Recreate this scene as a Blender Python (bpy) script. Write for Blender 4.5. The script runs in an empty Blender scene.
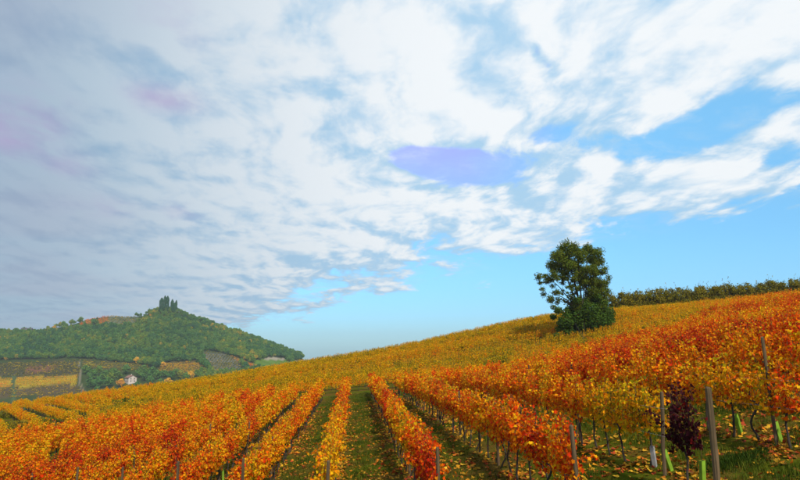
import bpy, math, random
import numpy as np
from mathutils import Vector, Matrix, Euler, noise as mnoise

scene = bpy.context.scene
col = scene.collection
R = math.radians

# ------------------------------------------------------------------ camera
FPX, VPX, HOR = 628.0, 354.5, 352.0            # focal length, row vanishing point and horizon, in 800x480 pixels
PITCH = math.atan((HOR - 240) / FPX)
YAW = math.atan((400 - VPX) / FPX * math.cos(PITCH))
cam_data = bpy.data.cameras.new('camera')
cam_data.sensor_width = 36.0
cam_data.lens = FPX / 800 * 36.0
cam_data.clip_start = 0.1
cam_data.clip_end = 9000
cam = bpy.data.objects.new('camera', cam_data)
col.objects.link(cam)
FWD = Vector((math.sin(YAW) * math.cos(PITCH), math.cos(YAW) * math.cos(PITCH), math.sin(PITCH)))
RIGHT = Vector((math.cos(YAW), -math.sin(YAW), 0))
UP = RIGHT.cross(FWD)
cam.rotation_euler = FWD.to_track_quat('-Z', 'Y').to_euler()
scene.camera = cam

# ------------------------------------------------------------------ sky and sun
SUN_EL, SUN_AZ = 42.0, 164.0                      # azimuth clockwise from the row direction (+Y)
world = bpy.data.worlds.new('World')
scene.world = world
world.use_nodes = True
nt = world.node_tree
nt.nodes.clear()


class NB:
    """small helper to write node graphs as expressions"""
    def __init__(self, tree):
        self.t = tree

    def new(self, kind, **kw):
        n = self.t.nodes.new(kind)
        for k, v in kw.items():
            setattr(n, k, v)
        return n

    def link(self, a, b):
        self.t.links.new(a, b)

    def put(self, sock, v):
        if v is None:
            return
        if hasattr(v, 'is_linked') or isinstance(v, bpy.types.NodeSocket):
            self.t.links.new(v, sock)
        else:
            sock.default_value = v

    def m(self, op, a, b=None, c=None, clamp=False):
        n = self.new('ShaderNodeMath', operation=op)
        n.use_clamp = clamp
        for s, v in zip(n.inputs, (a, b, c)):
            self.put(s, v)
        return n.outputs[0]

    def vm(self, op, a, b=None, out=0):
        n = self.new('ShaderNodeVectorMath', operation=op)
        self.put(n.inputs[0], a)
        self.put(n.inputs[1], b)
        return n.outputs[out]

    def mix(self, f, a, b, mode='MIX'):
        n = self.new('ShaderNodeMix', data_type='RGBA', blend_type=mode)
        self.put(n.inputs[0], f)
        self.put(n.inputs[6], a)
        self.put(n.inputs[7], b)
        return n.outputs[2]

    def noise(self, vec, scale, detail=4, rough=.5, dist=0.0, out=0):
        n = self.new('ShaderNodeTexNoise')
        self.put(n.inputs['Vector'], vec)
        n.inputs['Scale'].default_value = scale
        n.inputs['Detail'].default_value = detail
        n.inputs['Roughness'].default_value = rough
        n.inputs['Distortion'].default_value = dist
        return n.outputs[out]

    def step(self, v, a, b, lo=0.0, hi=1.0, smooth=True):
        n = self.new('ShaderNodeMapRange')
        n.interpolation_type = 'SMOOTHSTEP' if smooth else 'LINEAR'
        self.put(n.inputs[0], v)
        for i, x in enumerate((a, b, lo, hi)):
            n.inputs[i + 1].default_value = x
        return n.outputs[0]

    def ramp(self, f, stops):
        n = self.new('ShaderNodeValToRGB')
        el = n.color_ramp.elements
        while len(el) < len(stops):
            el.new(0.5)
        for e, (p, c) in zip(el, stops):
            e.position = p
            e.color = (*c, 1)
        self.put(n.inputs[0], f)
        return n.outputs[0]

    def comb(self, x, y, z):
        n = self.new('ShaderNodeCombineXYZ')
        for s, v in zip(n.inputs, (x, y, z)):
            self.put(s, v)
        return n.outputs[0]


def ray(px, py):
    return (FWD * FPX + RIGHT * (px - 400) + UP * (240 - py)).normalized()


def at(px, py, Y):
    d = ray(px, py)
    return d * (Y / d.y)


w = NB(nt)
tc = w.new('ShaderNodeTexCoord')
dirv = w.vm('NORMALIZE', tc.outputs['Generated'])
sep = w.new('ShaderNodeSeparateXYZ')
w.link(dirv, sep.inputs[0])
sky = w.new('ShaderNodeTexSky', sky_type='NISHITA')
sky.sun_disc = False
sky.sun_elevation = R(SUN_EL)
sky.sun_rotation = R(SUN_AZ)
sky.altitude = 300
sky.air_density = 1.0
sky.dust_density = 0.6
sky.ozone_density = 1.6
# cloud sheet: directions projected on a flat layer overhead
zz = w.m('MAXIMUM', w.m('ADD', sep.outputs[2], 0.12), 0.05)
cx = w.m('DIVIDE', sep.outputs[0], zz)
cy = w.m('DIVIDE', sep.outputs[1], zz)
cp = w.comb(cx, cy, 0.0)
warp = w.vm('MULTIPLY', w.vm('SUBTRACT', w.noise(cp, 1.6, 3, .5, out=1), (.5, .5, .5)), (.30, .30, 0))
cpw = w.vm('ADD', cp, warp)


def lumps(shift):
    q = w.vm('ADD', cpw, (11.3 + shift[0], 2.4 + shift[1], 5.0))
    a_ = w.noise(w.vm('MULTIPLY', q, (1.0, .60, 1)), 3.0, 12, .56)
    b_ = w.noise(w.vm('MULTIPLY', q, (1.0, .60, 1)), 7.5, 8, .56)
    return w.m('ADD', w.m('MULTIPLY', a_, .66), w.m('MULTIPLY', b_, .34))


big = w.noise(w.vm('ADD', cp, (3.1, 7.7, 0)), 0.9, 3, .5, .4)
fine = lumps((0, 0))
relief = w.m('SUBTRACT', fine, lumps((.05, -.10)))
body = w.m('ADD', .5, w.m('ADD', w.m('MULTIPLY', w.m('SUBTRACT', big, .5), .5), w.m('MULTIPLY', w.m('SUBTRACT', fine, .5), 1.5)))
# the bank of cloud ends along a line; beyond it the sky is clear
edge = w.m('SUBTRACT', w.m('ADD', cx, w.m('MULTIPLY', cy, .711)), 3.66)
edge_bias = w.step(edge, -1.9, .5, .50, -.36, smooth=False)
dens = w.m('ADD', body, edge_bias)
for (hx, hy, rad, amt, squash) in ((455, 167, .085, .75, 2.6), (405, 156, .065, .62, 2.6), (505, 172, .06, .24, 2.6), (547, 68, .022, .60, .9),
                                   (536, 49, .014, .5, .8), (668, 42, .022, .24, 1.5), (755, 92, .07, .28, 1.8), (700, 122, .12, .25, 3.0), (630, 150, .10, .24, 3.2), (560, 140, .08, .22, 3.0),
                                   (560, 132, .10, .15, 2.6), (165, 98, .040, .05, 1.6),
                                   (660, 190, .09, -.22, 3.6), (735, 184, .06, -.24, 3.6), (585, 205, .08, -.20, 3.2), (520, 235, .08, -.14, 3.0), (780, 60, .07, -.14, 2.0), (785, 128, .06, -.16, 3.0)):
    h = ray(hx, hy)
    dv = w.vm('MULTIPLY', w.vm('SUBTRACT', dirv, tuple(h)), (1 / rad, 1 / rad, squash / rad))
    g = w.m('EXPONENT', w.m('MULTIPLY', w.vm('DOT_PRODUCT', dv, dv, out=1), -1.0))
    dens = w.m('SUBTRACT', dens, w.m('MULTIPLY', g, amt))
cover = w.step(dens, .38, .56)
veil = w.m('MULTIPLY', w.step(w.noise(w.vm('ADD', cpw, (31., 4., 2.)), 5.5, 8, .62), .42, .72), w.step(edge, .15, -.5, 0, .42))
cover = w.m('MAXIMUM', cover, veil)
thick = w.step(dens, .44, .85)
# the side of the sky away from the sun is duller
side = w.vm('DOT_PRODUCT', dirv, tuple(ray(800, 120)), out=1)
bright = w.step(side, .38, .93, 0, 1)
shade = w.noise(w.vm('ADD', cp, (0.4, 5.0, 9.0)), 2.3, 8, .56, .6)
lit = w.mix(bright, (3.5, 4.9, 6.2, 1), (9.2, 9.6, 9.9, 1))
dim = w.mix(bright, (2.7, 4.0, 5.5, 1), (4.2, 6.6, 8.8, 1))
glow = w.m('ADD', w.m('MULTIPLY', relief, 4.6), w.m('ADD', w.m('MULTIPLY', w.m('SUBTRACT', shade, .5), 1.1), w.m('MULTIPLY', thick, .55)))
cloud = w.mix(w.step(glow, -.25, .85), dim, lit)
mauve = w.noise(w.vm('ADD', cp, (20., 1., 3.)), .9, 2, .5)
cloud = w.mix(w.m('MULTIPLY', w.step(mauve, .40, .7), w.step(side, .66, .44, 0, .35)), cloud, (4.0, 4.1, 5.4, 1))
for (hx, hy, rad, amt, squash) in ((165, 98, .045, .8, 2.6), (28, 112, .055, .7, 1.8), (8, 137, .05, .75, 2.2), (72, 165, .035, .5, 2.2), (170, 22, .045, .5, 1.2), (95, 205, .05, .3, 3.0), (185, 212, .035, .35, 2.5)):
    h = ray(hx, hy)
    dv = w.vm('MULTIPLY', w.vm('SUBTRACT', dirv, tuple(h)), (1 / rad, 1 / rad, squash / rad))
    g = w.m('EXPONENT', w.m('MULTIPLY', w.vm('DOT_PRODUCT', dv, dv, out=1), -1.0))
    cloud = w.mix(w.m('MULTIPLY', w.m('MULTIPLY', g, amt), w.step(fine, .62, .40)), cloud, (4.5, 3.8, 6.2, 1))
up = w.step(sep.outputs[2], .16, .40)
low = w.step(sep.outputs[2], .0, .20)
tint_lo = w.mix(low, (.48, .62, .90, 1), (.70, .93, 1.08, 1))
tint_up = w.mix(w.step(side, .89, .97), (2.3, 1.12, 1.65, 1), (1.25, 1.52, 1.50, 1))
clear = w.mix(1.0, w.mix(1.0, sky.outputs[0], (1.25, 1.65, 1.65, 1), 'MULTIPLY'), w.mix(up, tint_lo, tint_up), 'MULTIPLY')
skycol = w.mix(cover, clear, cloud)
bg = w.new('ShaderNodeBackground')
w.link(skycol, bg.inputs[0])
bg.inputs[1].default_value = 0.10
wout = w.new('ShaderNodeOutputWorld')
w.link(bg.outputs[0], wout.inputs[0])

sun_data = bpy.data.lights.new('sun', 'SUN')
sun_data.energy = 4.2
sun_data.angle = R(3.0)
sun_data.color = (1.0, .93, .80)
sun = bpy.data.objects.new('sun', sun_data)
col.objects.link(sun)
sd = Vector((math.sin(R(SUN_AZ)) * math.cos(R(SUN_EL)), math.cos(R(SUN_AZ)) * math.cos(R(SUN_EL)), math.sin(R(SUN_EL))))
sun.rotation_euler = (-sd).to_track_quat('-Z', 'Y').to_euler()
sun.location = sd * 200

scene.view_settings.view_transform = 'Standard'
scene.view_settings.look = 'None'
scene.view_settings.exposure = 0.0
scene.view_settings.gamma = 1.0
scene.view_settings.use_curve_mapping = False
scene.render.engine = 'CYCLES'
scene.cycles.max_bounces = 6
scene.cycles.diffuse_bounces = 3
scene.cycles.transmission_bounces = 4
scene.cycles.volume_bounces = 1

# ------------------------------------------------------------------ terrain heights
ctrl = []
NEAR_P = ((-60, -13.2), (-38, -10.6), (-20, -7.9), (-8, -5.75), (-3, -4.6), (1.65, -3.65), (8.5, -1.94), (15, -.5), (29, 1.8), (45, 4.0), (70, 6.6))
HOLLOW = ((-60, -12.0), (-38, -9.2), (-20, -6.6), (-8, -4.9), (1.65, -3.75), (8.5, -3.55), (15, -2.75), (20, -1.55), (29, .55), (45, 4.3), (70, 7.2))
for Y, mixf in ((8, 0), (20, 0), (34, .30), (48, .75), (61, 1.0)):
    for X in (-60, -38, -20, -8, 1.65, 8.5, 15, 20, 29, 45, 70):
        z0 = np.interp(X, *zip(*NEAR_P))
        ctrl.append((X, Y, z0 + (np.interp(X, *zip(*HOLLOW)) - z0) * mixf))
# the crest as seen against the sky, 110 to 120 m away (vine tops stand 1.6 m above it)
for cxp, cyp, cY in ((-60, 410, 106), (0, 402, 106), (80, 391.5, 106), (130, 384.5, 106), (160, 381.5, 106), (200, 377.5, 106), (240, 371, 107), (313, 358, 107), (390, 346, 107), (450, 333, 107), (500, 322, 107), (555, 312, 107), (620, 309, 107), (700, 304, 107), (800, 297, 107), (880, 293, 106)):
    q = at(cxp, cyp, cY)
    ctrl.append((q.x, cY, q.z - 1.75))
    ctrl.append((q.x * 1.25, cY + 34, q.z - (7.5 if cxp < 560 else 2.4)))
    ctrl.append((q.x * 1.7, cY + 100, q.z - (26 if cxp < 560 else 9)))
ctrl += [(29, 80, 1.85), (-60, -15, -12), (1, -15, -3.6), (60, -15, 6)]
ctrl = np.array(ctrl, float)


def tps_k(r2):
    return np.where(r2 > 1e-9, r2 * np.log(np.maximum(r2, 1e-9)), 0.0)


def tps_fit(c, lam=15.0):
    n = len(c)
    r2 = ((c[:, None, :2] - c[None, :, :2]) ** 2).sum(-1)
    A = np.zeros((n + 3, n + 3))
    A[:n, :n] = tps_k(r2) + lam * np.eye(n)
    A[:n, n] = 1
    A[:n, n + 1:] = c[:, :2]
    A[n:, :n] = A[:n, n:].T
    return np.linalg.solve(A, np.concatenate([c[:, 2], np.zeros(3)]))


TW = tps_fit(ctrl)


def sstep(x, a, b):
    t = np.clip((x - a) / (b - a), 0, 1)
    return t * t * (3 - 2 * t)


# far hill: ground line of the ridge read as directions, placed 900 m away
RIDGE_Y = 900.0
sil = [(-220, 352), (-120, 340), (-40, 337), (0, 334.5), (40, 331), (70, 325), (86, 320), (107, 316), (125, 317), (142, 316), (152, 311.5), (165, 308.5), (180, 311.5),
       (195, 319), (215, 327), (240, 335), (265, 344), (285, 351), (300, 357), (309, 363), (316, 374), (326, 392), (345, 402), (420, 404)]
rx = np.array([at(a, b, RIDGE_Y).x for a, b in sil])
rz = np.array([at(a, b, RIDGE_Y).z for a, b in sil])
FOOT = -58.0


def far_z(X, Y):
    Rg = np.interp(X * RIDGE_Y / np.maximum(Y, 300), rx, rz)
    mid = np.minimum(-13.0, FOOT + .62 * (Rg - FOOT))
    z = np.where(Y < 745, FOOT + (mid - FOOT) * sstep(Y, 520, 760) / sstep(745.0, 520, 760),
                 mid + (Rg - mid) * np.clip((Y - 745) / (RIDGE_Y - 745), 0, 1) ** 1.05)
    back = Rg + (FOOT - 10 - Rg) * sstep(Y, RIDGE_Y + 15, 1180)
    z = np.where(Y > RIDGE_Y, back, z)
    return np.where(Y < 300, FOOT, z)


def ground_z(X, Y):
    X = np.asarray(X, float)
    Y = np.asarray(Y, float)
    shp = np.broadcast(X, Y).shape
    X = np.broadcast_to(X, shp).ravel()
    Y = np.broadcast_to(Y, shp).ravel()
    xc = np.clip(X, -140, 150)
    yc = np.clip(Y, -20, 245)
    out = np.empty(len(X))
    for i in range(0, len(X), 20000):
        s = slice(i, i + 20000)
        r2 = (xc[s, None] - ctrl[None, :, 0]) ** 2 + (yc[s, None] - ctrl[None, :, 1]) ** 2
        out[s] = tps_k(r2) @ TW[:-3] + TW[-3] + TW[-2] * xc[s] + TW[-1] * yc[s]
    # bank the camera stands on
    bank = np.where(Y < 4, -1.65, -1.65 - (Y - 4) * .62) - np.clip(np.abs(X) - 6, 0, None) * .25
    out = np.maximum(out, np.where(Y < 14, bank, -99))
    rr = np.hypot(X, Y)
    f = sstep(rr, 225, 400)
    far = far_z(X, Y)
    far = np.where(rr > 1250, far + (-75 - far) * sstep(rr, 1250, 1700), far)
    out = out * (1 - f) + far * f
    return out.reshape(shp)


def gz(x, y):
    return float(ground_z(x, y))


def project(P):
    P = np.asarray(P, float)
    d = P @ np.array(FWD)
    return 400 + FPX * (P @ np.array(RIGHT)) / d, 240 - FPX * (P @ np.array(UP)) / d, d


def hit(px, py, y0, y1, n=400):
    """first terrain point along the direction of (px, py) between two depths"""
    d = np.array(ray(px, py))
    Ys = np.linspace(y0, y1, n)
    P = d[None, :] * (Ys / d[1])[:, None]
    below = P[:, 2] <= ground_z(P[:, 0], P[:, 1])
    i = int(np.argmax(below)) if below.any() else n - 1
    return Vector((P[i, 0], P[i, 1], gz(P[i, 0], P[i, 1])))


# ------------------------------------------------------------------ helpers
def tag(o, label=None, cat=None, group=None, kind=None):
    if label:
        o['label'] = label
    if cat:
        o['category'] = cat
    if group:
        o['group'] = group
    if kind:
        o['kind'] = kind
    return o


def empty(name, loc, rz=0.0, scale=1.0):
    o = bpy.data.objects.new(name, None)
    o.empty_display_size = .1
    o.location = loc
    o.rotation_euler = (0, 0, rz)
    o.scale = (scale,) * 3
    col.objects.link(o)
    return o


def mobj(name, mesh, parent=None, loc=None):
    o = bpy.data.objects.new(name, mesh)
    col.objects.link(o)
    if parent is not None:
        o.parent = parent
    if loc is not None:
        o.location = loc
    return o


def mesh_from(name, V, F, mat, smooth=False, face_attr=None):
    me = bpy.data.meshes.new(name)
    V = np.asarray(V, np.float32)
    if isinstance(F, np.ndarray):
        nf, k = F.shape
        me.vertices.add(len(V))
        me.vertices.foreach_set('co', V.ravel())
        me.loops.add(nf * k)
        me.loops.foreach_set('vertex_index', F.astype(np.int32).ravel())
        me.polygons.add(nf)
        me.polygons.foreach_set('loop_start', np.arange(0, nf * k, k, dtype=np.int32))
        me.update(calc_edges=True)
    else:
        me.from_pydata(V.tolist(), [], F)
    if mat:
        me.materials.append(mat)
    if smooth:
        me.polygons.foreach_set('use_smooth', np.ones(len(me.polygons), bool))
    if face_attr is not None:
        for k, v in face_attr.items():
            a = me.attributes.new(k, 'FLOAT', 'FACE')
            a.data.foreach_set('value', np.asarray(v, np.float32))
    me.validate()
    return me


class MB:
    """collects shapes into one mesh"""
    def __init__(self):
        self.V, self.F = [], []

    def tube(self, pts, rad, n=6, cap=True):
        b = len(self.V)
        pts = [Vector(p) for p in pts]
        ref = Vector((.31, .95, .05))
        for i, p in enumerate(pts):
            t = (pts[min(i + 1, len(pts) - 1)] - pts[max(i - 1, 0)]).normalized()
            u = t.cross(ref)
            if u.length < 1e-3:
                u = t.cross(Vector((1, 0, 0)))
            u.normalize()
            v = t.cross(u)
            r = rad[i] if hasattr(rad, '__len__') else rad
            for k in range(n):
                a = 2 * math.pi * k / n
                self.V.append(tuple(p + (u * math.cos(a) + v * math.sin(a)) * r))
        for i in range(len(pts) - 1):
            for k in range(n):
                k2 = (k + 1) % n
                self.F.append((b + i * n + k, b + i * n + k2, b + (i + 1) * n + k2, b + (i + 1) * n + k))
        if cap:
            self.F.append(tuple(b + k for k in reversed(range(n))))
            self.F.append(tuple(b + (len(pts) - 1) * n + k for k in range(n)))
        return self

    def box(self, x0, x1, y0, y1, z0, z1):
        b = len(self.V)
        self.V += [(x, y, z) for z in (z0, z1) for y in (y0, y1) for x in (x0, x1)]
        self.F += [tuple(b + i for i in f) for f in ((0, 2, 3, 1), (4, 5, 7, 6), (0, 1, 5, 4), (2, 6, 7, 3), (0, 4, 6, 2), (1, 3, 7, 5))]
        return self

    def poly(self, vs, fs):
        b = len(self.V)
        self.V += [tuple(v) for v in vs]
        self.F += [tuple(b + i for i in f) for f in fs]
        return self

    def mesh(self, name, mat, smooth=False):
        return mesh_from(name, self.V, self.F, mat, smooth)


VINE_LEAF = np.array([(0, 0), (.22, -.16), (.48, -.10), (.40, .14), (.60, .40), (.30, .48), (0, .92), (-.30, .48), (-.60, .40), (-.40, .14), (-.48, -.10), (-.22, -.16)])
PLAIN_LEAF = np.array([(0, 0), (.30, .22), (.34, .55), (0, 1.0), (-.34, .55), (-.30, .22)])
CLUMP_LEAF = np.array([(0, 0), (.42, -.08), (.55, .34), (.22, .50), (.12, 1.0), (-.30, .62), (-.58, .40), (-.36, .02)])


def leaves(P, tip, nrm, size, rng, shape=VINE_LEAF, cup=.16):
    """many flat leaf faces: P positions, tip and nrm directions; returns vertices, triangles and one random number per face"""
    n, k = len(P), len(shape)
    tip = tip / np.linalg.norm(tip, axis=1, keepdims=True)
    nrm = nrm - tip * (nrm * tip).sum(1, keepdims=True)
    nrm = nrm / np.maximum(np.linalg.norm(nrm, axis=1, keepdims=True), 1e-6)
    sidev = np.cross(tip, nrm)
    jit = 1 + rng.normal(0, .10, (n, k, 1))
    o2 = np.concatenate([shape, [[0, .28]]])[None].repeat(n, 0)
    o2[:, :k] *= jit
    hgt = np.zeros((n, k + 1))
    hgt[:, :k] = rng.uniform(-.4, 1, (n, 1)) * cup * (np.abs(shape[:, 0]) / .6)[None] + rng.normal(0, .04, (n, k))
    V = P[:, None] + size[:, None, None] * (o2[..., :1] * sidev[:, None] + o2[..., 1:] * tip[:, None] + hgt[..., None] * nrm[:, None])
    base = (np.arange(n) * (k + 1))[:, None, None]
    tri = np.array([(k, i, (i + 1) % k) for i in range(k)])[None]
    F = (base + tri).reshape(-1, 3)
    return V.reshape(-1, 3), F, np.repeat(rng.random(n), k)


def rdir(rng, n):
    v = rng.normal(0, 1, (n, 3))
    return v / np.linalg.norm(v, axis=1, keepdims=True)


def scatter(name, P, rot, scl, tint, protos, pick):
    """one object of uncountable stuff: prototype meshes instanced on points"""
    me = bpy.data.meshes.new(name)
    me.vertices.add(len(P))
    me.vertices.foreach_set('co', np.asarray(P, np.float32).ravel())
    a = me.attributes.new('rot', 'FLOAT_VECTOR', 'POINT')
    a.data.foreach_set('vector', np.asarray(rot, np.float32).ravel())
    a = me.attributes.new('scl', 'FLOAT_VECTOR', 'POINT')
    s = np.asarray(scl, np.float32)
    if s.ndim == 1:
        s = np.repeat(s[:, None], 3, 1)
    a.data.foreach_set('vector', s.ravel())
    a = me.attributes.new('tint', 'FLOAT', 'POINT')
    a.data.foreach_set('value', np.asarray(tint, np.float32))
    a = me.attributes.new('pick', 'INT', 'POINT')
    a.data.foreach_set('value', np.asarray(pick, np.int32))
    o = mobj(name, me)
    pc = bpy.data.collections.new(name + '_kinds')
    for i, pm in enumerate(protos):
        pc.objects.link(bpy.data.objects.new('%s_kind_%02d' % (name, i), pm))
    g = bpy.data.node_groups.new(name, 'GeometryNodeTree')
    g.interface.new_socket('Geometry', in_out='INPUT', socket_type='NodeSocketGeometry')
    g.interface.new_socket('Geometry', in_out='OUTPUT', socket_type='NodeSocketGeometry')
    gi = g.nodes.new('NodeGroupInput')
    go = g.nodes.new('NodeGroupOutput')
    ci = g.nodes.new('GeometryNodeCollectionInfo')
    ci.inputs['Collection'].default_value = pc
    ci.inputs['Separate Children'].default_value = True
    ci.inputs['Reset Children'].default_value = True
    ip = g.nodes.new('GeometryNodeInstanceOnPoints')
    ip.inputs['Pick Instance'].default_value = True

    def named(n, t):
        x = g.nodes.new('GeometryNodeInputNamedAttribute')
        x.data_type = t
        x.inputs[0].default_value = n
        return x.outputs[0]
    g.links.new(gi.outputs[0], ip.inputs['Points'])
    g.links.new(ci.outputs[0], ip.inputs['Instance'])
    g.links.new(named('pick', 'INT'), ip.inputs['Instance Index'])
    g.links.new(named('rot', 'FLOAT_VECTOR'), ip.inputs['Rotation'])
    g.links.new(named('scl', 'FLOAT_VECTOR'), ip.inputs['Scale'])
    g.links.new(ip.outputs[0], go.inputs[0])
    md = o.modifiers.new('scatter', 'NODES')
    md.node_group = g
    return o


def vnoise(x, y, s, seed=0.0):
    return mnoise.fractal(Vector((x / s + seed, y / s - seed * .7, seed)), 1.0, 2.0, 3)


# ------------------------------------------------------------------ materials
def mat_new(name):
    m = bpy.data.materials.new(name)
    m.use_nodes = True
    m.node_tree.nodes.clear()
    b = NB(m.node_tree)
    out = b.new('ShaderNodeOutputMaterial')
    return m, b, out


def leaf_material(name, stops, spread=.5, trans=.35, rough=.7, gain=1.0, spec=.06, patch=0.0):
    m, b, out = mat_new(name)
    t = b.new('ShaderNodeAttribute', attribute_type='INSTANCER', attribute_name='tint')
    r = b.new('ShaderNodeAttribute', attribute_type='GEOMETRY', attribute_name='leafrand')
    geo = b.new('ShaderNodeNewGeometry')
    nz = b.noise(geo.outputs['Position'], 9.0, 2)
    v = b.m('ADD', t.outputs['Fac'], b.m('MULTIPLY', b.m('SUBTRACT', r.outputs['Fac'], .5), spread))
    if patch:
        v = b.m('ADD', v, b.m('MULTIPLY', b.m('SUBTRACT', b.noise(geo.outputs['Position'], 1.7, 2), .5), patch))
    v = b.m('ADD', v, b.m('MULTIPLY', b.m('SUBTRACT', nz, .5), .16), clamp=True)
    c = b.ramp(v, stops)
    val = b.m('FRACT', b.m('MULTIPLY', r.outputs['Fac'], 37.7))
    c = b.mix(1.0, c, b.ramp(val, [(0, (.62 * gain,) * 3), (1, (1.18 * gain,) * 3)]), 'MULTIPLY')
    p = b.new('ShaderNodeBsdfPrincipled')
    b.link(c, p.inputs['Base Color'])
    p.inputs['Roughness'].default_value = rough
    p.inputs['Specular IOR Level'].default_value = spec
    tr = b.new('ShaderNodeBsdfTranslucent')
    b.link(c, tr.inputs[0])
    mx = b.new('ShaderNodeMixShader')
    mx.inputs[0].default_value = trans
    b.link(p.outputs[0], mx.inputs[1])
    b.link(tr.outputs[0], mx.inputs[2])
    b.link(mx.outputs[0], out.inputs[0])
    return m


VINE_STOPS = [(0.0, (.065, .085, .006)), (.12, (.34, .28, .006)), (.20, (.64, .44, .006)), (.30, (.80, .47, .006)), (.42, (.80, .31, .004)), (.56, (.76, .14, .003)),
              (.70, (.66, .042, .003)), (.84, (.42, .014, .006)), (1.0, (.05, .008, .012))]
M_VINE = leaf_material('vine_leaf', VINE_STOPS, spread=.42, trans=.42, gain=1.18, patch=.42)
M_FALLEN = leaf_material('fallen_leaf', [(0, (.12, .06, .015)), (.3, (.38, .17, .015)), (.5, (.72, .42, .03)), (.7, (.70, .24, .012)), (.85, (.50, .07, .02)), (1, (.20, .035, .02))], spread=.9, trans=.15)
GREEN_STOPS = [(0, (.018, .046, .012)), (.25, (.036, .085, .012)), (.5, (.072, .112, .010)), (.68, (.16, .14, .012)), (.82, (.32, .19, .012)), (.92, (.48, .27, .010)), (1, (.34, .10, .02))]
M_GREEN = leaf_material('tree_leaf', GREEN_STOPS, spread=.16, trans=.32, gain=1.45)
M_WOOD = leaf_material('wood_leaf', [(0, (.022, .070, .028)), (.25, (.050, .120, .026)), (.5, (.105, .155, .018)), (.68, (.19, .18, .02)), (.82, (.36, .22, .02)), (.92, (.52, .30, .015)), (1, (.36, .12, .03))], spread=.16, trans=.25, gain=2.0)
M_GRASS = leaf_material('grass_blade', [(0, (.030, .062, .005)), (.5, (.090, .125, .008)), (1, (.22, .18, .02))], spread=.5, trans=.25)


def bark_material(name, c0, c1, scale=14.0, rough=.9, stretch=.18):
    m, b, out = mat_new(name)
    tc_ = b.new('ShaderNodeTexCoord')
    v = b.vm('MULTIPLY', tc_.outputs['Object'], (1, 1, stretch))
    n1 = b.noise(v, scale, 6, .65, .6)
    n2 = b.noise(tc_.outputs['Object'], scale * .25, 3)
    c = b.mix(b.step(n1, .3, .7), (*c0, 1), (*c1, 1))
    c = b.mix(b.m('MULTIPLY', b.step(n2, .45, .7), .4), c, (c0[0] * .8, c0[1] * 1.05, c0[2] * .7, 1))
    p = b.new('ShaderNodeBsdfPrincipled')
    b.link(c, p.inputs['Base Color'])
    p.inputs['Roughness'].default_value = rough
    bp = b.new('ShaderNodeBump')
    bp.inputs['Strength'].default_value = .6
    bp.inputs['Distance'].default_value = .01
    b.link(n1, bp.inputs['Height'])
    b.link(bp.outputs[0], p.inputs['Normal'])
    b.link(p.outputs[0], out.inputs[0])
    return m


M_TRUNK = bark_material('vine_bark', (.020, .014, .010), (.055, .040, .028), 30)
M_CANE = bark_material('vine_cane', (.07, .035, .015), (.14, .075, .03), 30)
M_BARK = bark_material('tree_bark', (.020, .017, .013), (.065, .055, .042), 5)
M_POST = bark_material('post_wood', (.050, .032, .014), (.165, .105, .050), 16, stretch=.06)


def plain(name, c, rough=.7, var=.25, scale=3.0, trans=0.0, metal=0.0):
    m, b, out = mat_new(name)
    tc_ = b.new('ShaderNodeTexCoord')
    n = b.noise(tc_.outputs['Object'], scale, 5, .6)
    cc = b.mix(b.step(n, .3, .7), (*[x * (1 - var) for x in c], 1), (*[min(1, x * (1 + var)) for x in c], 1))
    p = b.new('ShaderNodeBsdfPrincipled')
    b.link(cc, p.inputs['Base Color'])
    p.inputs['Roughness'].default_value = rough
    p.inputs['Metallic'].default_value = metal
    if trans:
        tr = b.new('ShaderNodeBsdfTranslucent')
        b.link(cc, tr.inputs[0])
        mx = b.new('ShaderNodeMixShader')
        mx.inputs[0].default_value = trans
        b.link(p.outputs[0], mx.inputs[1])
        b.link(tr.outputs[0], mx.inputs[2])
        b.link(mx.outputs[0], out.inputs[0])
    else:
        b.link(p.outputs[0], out.inputs[0])
    return m


M_GUARD = plain('green_plastic', (.30, .52, .04), .45, .18, 6, trans=.35)
M_GUARD_W = plain('grey_plastic', (.50, .50, .52), .5, .15, 6, trans=.25)
M_WIRE = plain('galvanised_wire', (.35, .35, .36), .45, .15, 20, metal=.8)
M_WALL = plain('plaster', (.62, .52, .46), .85, .12, .6)
M_ROOF = plain('roof_tiles', (.24, .12, .085), .85, .3, 1.5)
M_DARKROOF = plain('dark_roof', (.075, .065, .075), .85, .3, 1.0)
M_SHUTTER = plain('shutter', (.06, .045, .035), .7, .2, 2)

# ground
M_GROUND, g, gout = mat_new('ground')
geo = g.new('ShaderNodeNewGeometry')
pos = geo.outputs['Position']
fa = g.new('ShaderNodeAttribute', attribute_type='GEOMETRY', attribute_name='field')
n_big = g.noise(pos, .35, 4, .6, .4)
n_mid = g.noise(pos, 2.2, 6, .65, .3)
n_fine = g.noise(pos, 22, 5, .7)
grass_c = g.mix(g.step(n_mid, .3, .7), (.045, .070, .004, 1), (.110, .120, .008, 1))
dry = g.mix(g.step(n_fine, .3, .7), (.055, .036, .010, 1), (.19, .11, .022, 1))
near = g.mix(g.step(g.m('ADD', g.m('MULTIPLY', n_big, .6), g.m('MULTIPLY', n_fine, .4)), .44, .60), grass_c, dry)
farc = g.mix(1.0, fa.outputs['Color'], g.ramp(g.m('ADD', g.m('MULTIPLY', g.noise(pos, .06, 6, .65), .6), g.m('MULTIPLY', g.noise(pos, .35, 3, .6), .4)), [(.25, (.62, .62, .62)), (.75, (1.35, 1.35, 1.35))]), 'MULTIPLY')
gc = g.mix(fa.outputs['Alpha'], near, farc)
gp = g.new('ShaderNodeBsdfPrincipled')
g.link(gc, gp.inputs['Base Color'])
gp.inputs['Roughness'].default_value = .95
gp.inputs['Specular IOR Level'].default_value = 0.0
gb = g.new('ShaderNodeBump')
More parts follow.
